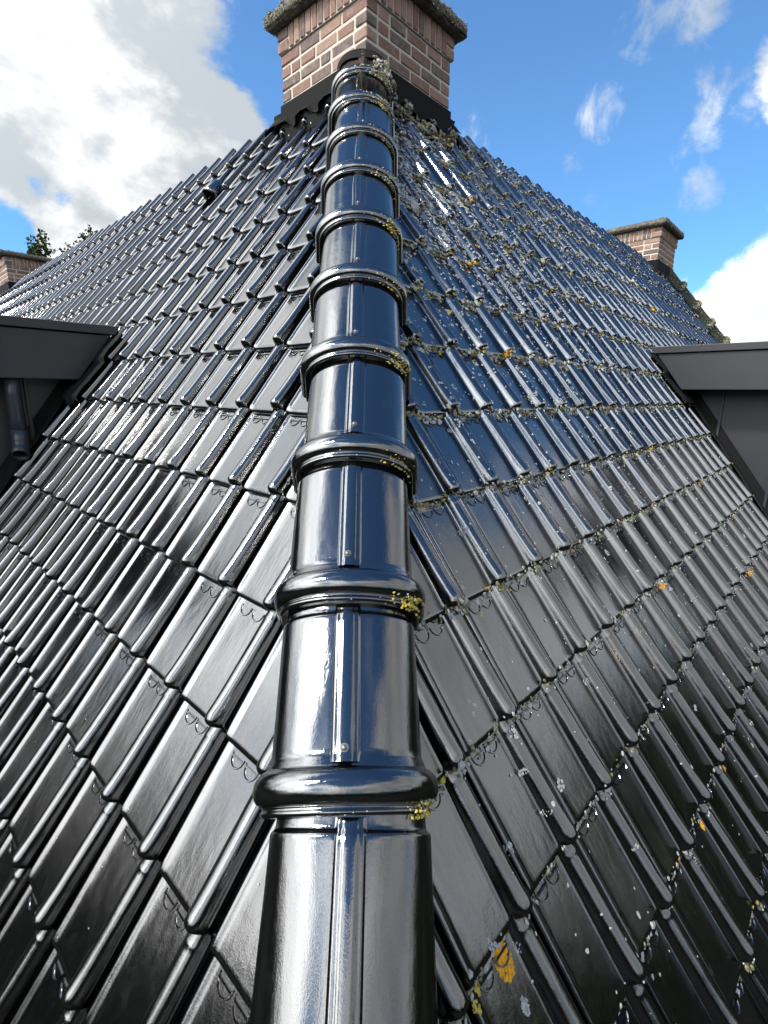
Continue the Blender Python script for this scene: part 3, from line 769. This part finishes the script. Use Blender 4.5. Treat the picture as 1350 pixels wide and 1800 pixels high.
for q in range(46):                                     # orange and yellow cushions dotted along the courses
    (c, j), (o, X, Y, Z) = vis[RS.randint(len(vis))]; x0 = RS.uniform(.02, .225); hp = orange if RS.rand() < .55 else yellow
    for w in range(RS.randint(14, 34)):
        x = x0 + RS.normal() * .012; y = RS.normal() * .006; hp.lump(o + X * x + Y * (y + .006) + Z * (th_(x, max(y, 0)) - RS.uniform(0, .006)), RS.uniform(.0035, .0075), Z, .55)
# the left slope carries only a few dusty specks
for q in range(160):
    v = RS.uniform(.2, 3.2); u = RS.uniform(.3, 4.0)
    if outside_cap(u, v): spot(white, -1, u, v, RS.uniform(.0009, .0022), 6, .0005)
# growth on the right-hand shoulders of the collars of the hip
def cap_point(n, s, al_, lift=0.0):
    x, z = cap_section(np.array([al_]), float(cap_delta(s)) + lift)
    return np.array([XO, 0, 0]) + np.array([1, 0, 0]) * x[0] + HY * (S0 + LC * n - .046 + s) + HZ * z[0], None
for n_ in range(0, 11):
    k = [70, 110, 130, 120, 110, 120, 140, 160, 190, 300, 0][n_]
    c0 = [.27, .28, .29, .29, .30, .30, .31, .32, .32, .34, 0][n_]
    for q in range(k):
        al_ = np.clip(c0 + RS.normal() * RS.uniform(.3, 1.3) * (.040 + .007 * n_), .14, .55 if n_ > 4 else .46); s_ = RS.uniform(-.004, .024 + .002 * n_)
        P, _ = cap_point(n_, s_, al_, -.001)
        hp = yellow if RS.rand() < (.50 if n_ < 6 else .2) else (olive if RS.rand() < .7 else white)
        hp.lump(P, RS.uniform(.0014, .0036) * (1 + .07 * n_), HZ, .55)
for q in range(60):                                     # white dust on the collars
    n_ = RS.randint(0, 10); P, _ = cap_point(n_, RS.uniform(.0, .02), RS.uniform(.2, .6), 0); white.lump(P, RS.uniform(.0008, .0018), HZ, .6)
# mortar fillet and moss between the last cap, the chimney foot and the right slope
fil = Heap()
for q in range(900):
    t = RS.rand(); u = 2.62 + .95 * t; v = 4.17 + .03 * math.sin(9 * t) + (max(t - .8, 0) * .9) + RS.normal() * .030
    P = slope_pt(1, u, v, surf(1, u, v)[0] + RS.uniform(0, .03))
    (fil if RS.rand() < .62 else olive if RS.rand() < .55 else (yellow if RS.rand() < .25 else white)).lump(P, RS.uniform(.006, .015), NR[1], .8)
for q in range(420):
    al_ = RS.uniform(.10, .42); P, _ = cap_point(9, RS.uniform(.03, .36), al_, .004); 
    if al_ > .30 and RS.rand() < .75: continue
    (fil if RS.rand() < .5 else olive if RS.rand() < .5 else white).lump(P + np.array([.01, 0, 0]), RS.uniform(.005, .014), HZ, .8)
fo = fil.build('mortar_fillet', lich('crumbling mortar', (.10, .09, .075), (.20, .18, .15), (.33, .31, .27)), ch_main); fo.matrix_parent_inverse = ch_main.matrix_world.inverted(); fo['kind'] = 'stuff'
# moss tufts on the far right hip
for q in range(3200):
    n_ = RS.randint(1, 10); al_ = RS.uniform(.1, .95); top = RS.rand() < .5; s_ = RS.uniform(0, .07) if top else RS.uniform(0, .396)
    x, z = cap_section(np.array([al_]), float(cap_delta(s_)))
    P = fbase + FX * x[0] + FY * (S0 + LC * n_ - .046 + s_) + FZ * z[0]
    (olive if RS.rand() < .8 else white).lump(P, RS.uniform(.008, .022) if top else RS.uniform(.004, .01), FZ, .8)
# moss on the cover slabs' edges
for ch, cnt in ((ch_main, 900), (ch_right, 260), (ch_left, 160)):
    Mw = np.array(ch.matrix_world)
    zs_ = 4 * (BHt + JT) + JT + .138
    for q in range(cnt):
        side = RS.randint(4); t = RS.uniform(-.08, CW + .08); dpt = RS.choice([-.082, CW + .082]); a, b = (t, dpt) if side % 2 else (dpt, t)
        P = (Mw @ np.array([a, b, zs_ + RS.uniform(.01, .088), 1]))[:3]
        (olive if RS.rand() < .7 else yellow if RS.rand() < .35 else white).lump(P, RS.uniform(.003, .007), (0, 0, 1), .9)

def unproj(px, py, sd, h=-.045):                        # where a place on the slope lies (used for the larger patches)
    d = ROT.T @ np.array([(px - 675) / FPX, -(py - 900) / FPX, 1.0])
    n_ = NR[sd]; t = (h - CAM @ n_) / (d @ n_); P = CAM + d * t
    return P @ EE[sd], P @ UP[sd]
def patch(heap, u, v, ru, rv, cnt, r, ang=0.0):
    for q in range(cnt):
        a = RS.uniform(0, 6.283); k = math.sqrt(RS.rand()); du, dv = ru * k * math.cos(a), rv * k * math.sin(a)
        du, dv = du * math.cos(ang) - dv * math.sin(ang), du * math.sin(ang) + dv * math.cos(ang)
        h = surf(1, u + du, v + dv)[0]; heap.lump(slope_pt(1, u + du, v + dv, h), r * RS.uniform(.5, 1.2), NR[1], .45)
big = [(893, 1692, .024, .036, 'largest round orange lichen on a tile near the lower right of the hip', orange, 300, .0040),
       (848, 1075, .016, .012, 'bright yellow lichen patch at a tile edge right of the second collar', yellow, 80, .0040),
       (1240, 1450, .010, .016, 'orange lichen on the nose of a tile near the right edge, lower one', orange, 60, .0036),
       (1278, 1350, .014, .011, 'orange lichen on the nose of a tile near the right edge, upper one', orange, 60, .0036),
       (1082, 1150, .007, .030, 'trickle of orange lichen running down a tile roll', orange, 70, .0030),
       (1207, 958, .018, .020, 'round orange lichen on a roll high on the right slope', orange, 60, .0045),
       (1165, 1030, .014, .014, 'small orange lichen at a tile nose between two larger ones', orange, 50, .0040),
       (1115, 913, .014, .014, 'small orange lichen on a course edge below the right dormer', orange, 50, .0040),
       (1320, 1008, .018, .018, 'orange lichen spot close to the right picture edge', orange, 50, .0045)]
for px, py, ru, rv, lab, kind_, cnt, r in big:
    u, v = unproj(px, py, 1); hp = Heap(); patch(hp, u, v, ru, rv, cnt, r)
    P = slope_pt(1, u, v, surf(1, u, v)[0]); o = hp.build('lichen_patch', L_ORANGE if kind_ is orange else L_YELLOW)
    o.data.transform(Matrix.Translation(Vector(-P))); o.location = P
    tag(o, lab, 'lichen', 'coloured lichen patches on the right slope')
for px, py, ru, rv, cnt, hp in [(866, 1702, .010, .016, 60, white), (862, 1668, .006, .018, 40, white), (846, 1740, .006, .014, 30, yellow), (843, 1772, .006, .012, 30, yellow), (915, 1665, .006, .012, 26, white),
                                (813, 935, .014, .014, 70, white), (1012, 1137, .007, .012, 30, white), (918, 1357, .008, .008, 26, white), (838, 418, .03, .03, 50, olive), (842, 432, .03, .02, 30, orange), (895, 438, .03, .02, 30, orange), (790, 545, .02, .012, 30, yellow), (1213, 1512, .007, .026, 50, white), (1130, 1775, .006, .014, 40, yellow), (1108, 1775, .005, .02, 34, white)]:
    u, v = unproj(px, py, 1); patch(hp, u, v, ru, rv, cnt, .0034 if py > 800 else .006)
u, v = unproj(928, 1770, 1); patch(white, u, v, .010, .016, 90, .0028)
for q in range(60):                                     # orange streak low on the flank of the nearest cap
    P, _ = cap_point(-1, .396 - .10 - RS.uniform(0, .085), .135 + RS.normal() * .008, 0); orange.lump(P, RS.uniform(.002, .0045), (1, 0, 0), .6)
for q in range(26):
    P, _ = cap_point(-1, .345 + RS.normal() * .02, .20 + RS.normal() * .015, 0); yellow.lump(P, RS.uniform(.002, .004), (1, 0, 0), .6)
tag(white.build('grey_lichen', L_WHITE), 'pale grey lichen spots and crusts over the right slope', 'lichen', kind='stuff')
tag(olive.build('olive_moss', L_OLIVE), 'olive moss and lichen crust along tile edges and slabs', 'moss', kind='stuff')
tag(orange.build('orange_lichen', L_ORANGE), 'scattered small orange lichen specks on tile edges', 'lichen', kind='stuff')
tag(yellow.build('yellow_lichen', L_YELLOW), 'yellow lichen on the hip collars and tile edges', 'lichen', kind='stuff')

V, F = cowl(); o_, X_, Y_, Z_ = tile_frame(-1, -8, 11, False)
u_, v_ = unproj(375, 330, -1, 0.0); oo = slope_pt(-1, u_ + .10, v_ - .06, -DBASE)
cw = link('vent_cowl', pymesh('vent_cowl', V, F, True), GLAZE, roofs[-1]); cw.matrix_world = frame_mat(oo, X_, Y_, Z_)
md = cw.modifiers.new('wall', 'SOLIDIFY'); md.thickness = .006

# ------------------------------------------------------------------ tree behind the left ridge
def tree():
    d = ROT.T @ np.array([(105 - 675) / FPX, -(425 - 900) / FPX, 1.0]); d /= np.linalg.norm(d)
    top = CAM + d * 24.0
    base = np.array([top[0], top[1], ZG]); root = empty('tree', tuple(base)); tag(root, 'twiggy green tree top showing behind the left ridge', 'tree'); bpy.context.view_layer.update()
    V = []; F = []; LV = []; LF = []
    rs = np.random.RandomState(4)
    def limb(p, q, r0, r1):
        t = q - p; t /= np.linalg.norm(t); x = np.cross(t, (0.3, .8, .1)); x /= np.linalg.norm(x); y = np.cross(t, x); k = len(V)
        for c, r in ((p, r0), (q, r1)):
            for i in range(6): V.append(c + r * (x * math.cos(i * 1.047) + y * math.sin(i * 1.047)))
        for i in range(6): F.append((k + i, k + (i + 1) % 6, k + 6 + (i + 1) % 6, k + 6 + i))
    def leaf(p):
        a = rs.normal(size=3); a /= np.linalg.norm(a); b = np.cross(a, rs.normal(size=3)); b /= np.linalg.norm(b); l, w = rs.uniform(.09, .16), rs.uniform(.035, .06); k = len(LV)
        LV.extend([p, p + a * l * .5 + b * w, p + a * l, p + a * l * .5 - b * w]); LF.append((k, k + 1, k + 2, k + 3))
    def grow(p, d_, L, r, lev):
        n = 3; q = p
        for i in range(n):
            d_ = d_ + rs.normal(size=3) * .16 + np.array([0, 0, .05]); d_ /= np.linalg.norm(d_); q2 = q + d_ * L / n; limb(q, q2, r * (1 - .25 * i / n), r * (1 - .25 * (i + 1) / n)); 
            if lev >= 3:
                for z in range(9 if lev == 4 else 4): leaf(q + (q2 - q) * rs.rand() + rs.normal(size=3) * .04)
            q = q2
            if lev < 4:
                for z in range(2 if lev else 3):
                    s_ = rs.normal(size=3); s_ -= d_ * (s_ @ d_); s_ /= np.linalg.norm(s_); nd = d_ * .75 + s_ * .75; nd /= np.linalg.norm(nd)
                    grow(q, nd, L * rs.uniform(.5, .66), r * .5, lev + 1)
    H = top[2] - ZG - 1.7
    limb(base, base + np.array([0, 0, H * .45]), .2, .15)
    grow(base + np.array([0, 0, H * .45]), np.array([0, 0, 1.]), H * .40, .13, 0)
    for nm, v, f, mt in (('trunk', V, F, BARK), ('crown', LV, LF, LEAF)):
        o = link(nm, pymesh(nm, v, f, nm == 'trunk'), mt, root); o.matrix_parent_inverse = root.matrix_world.inverted()
tree()
# children placed with world matrices keep them
bpy.context.view_layer.update()
scene.render.engine = 'CYCLES'
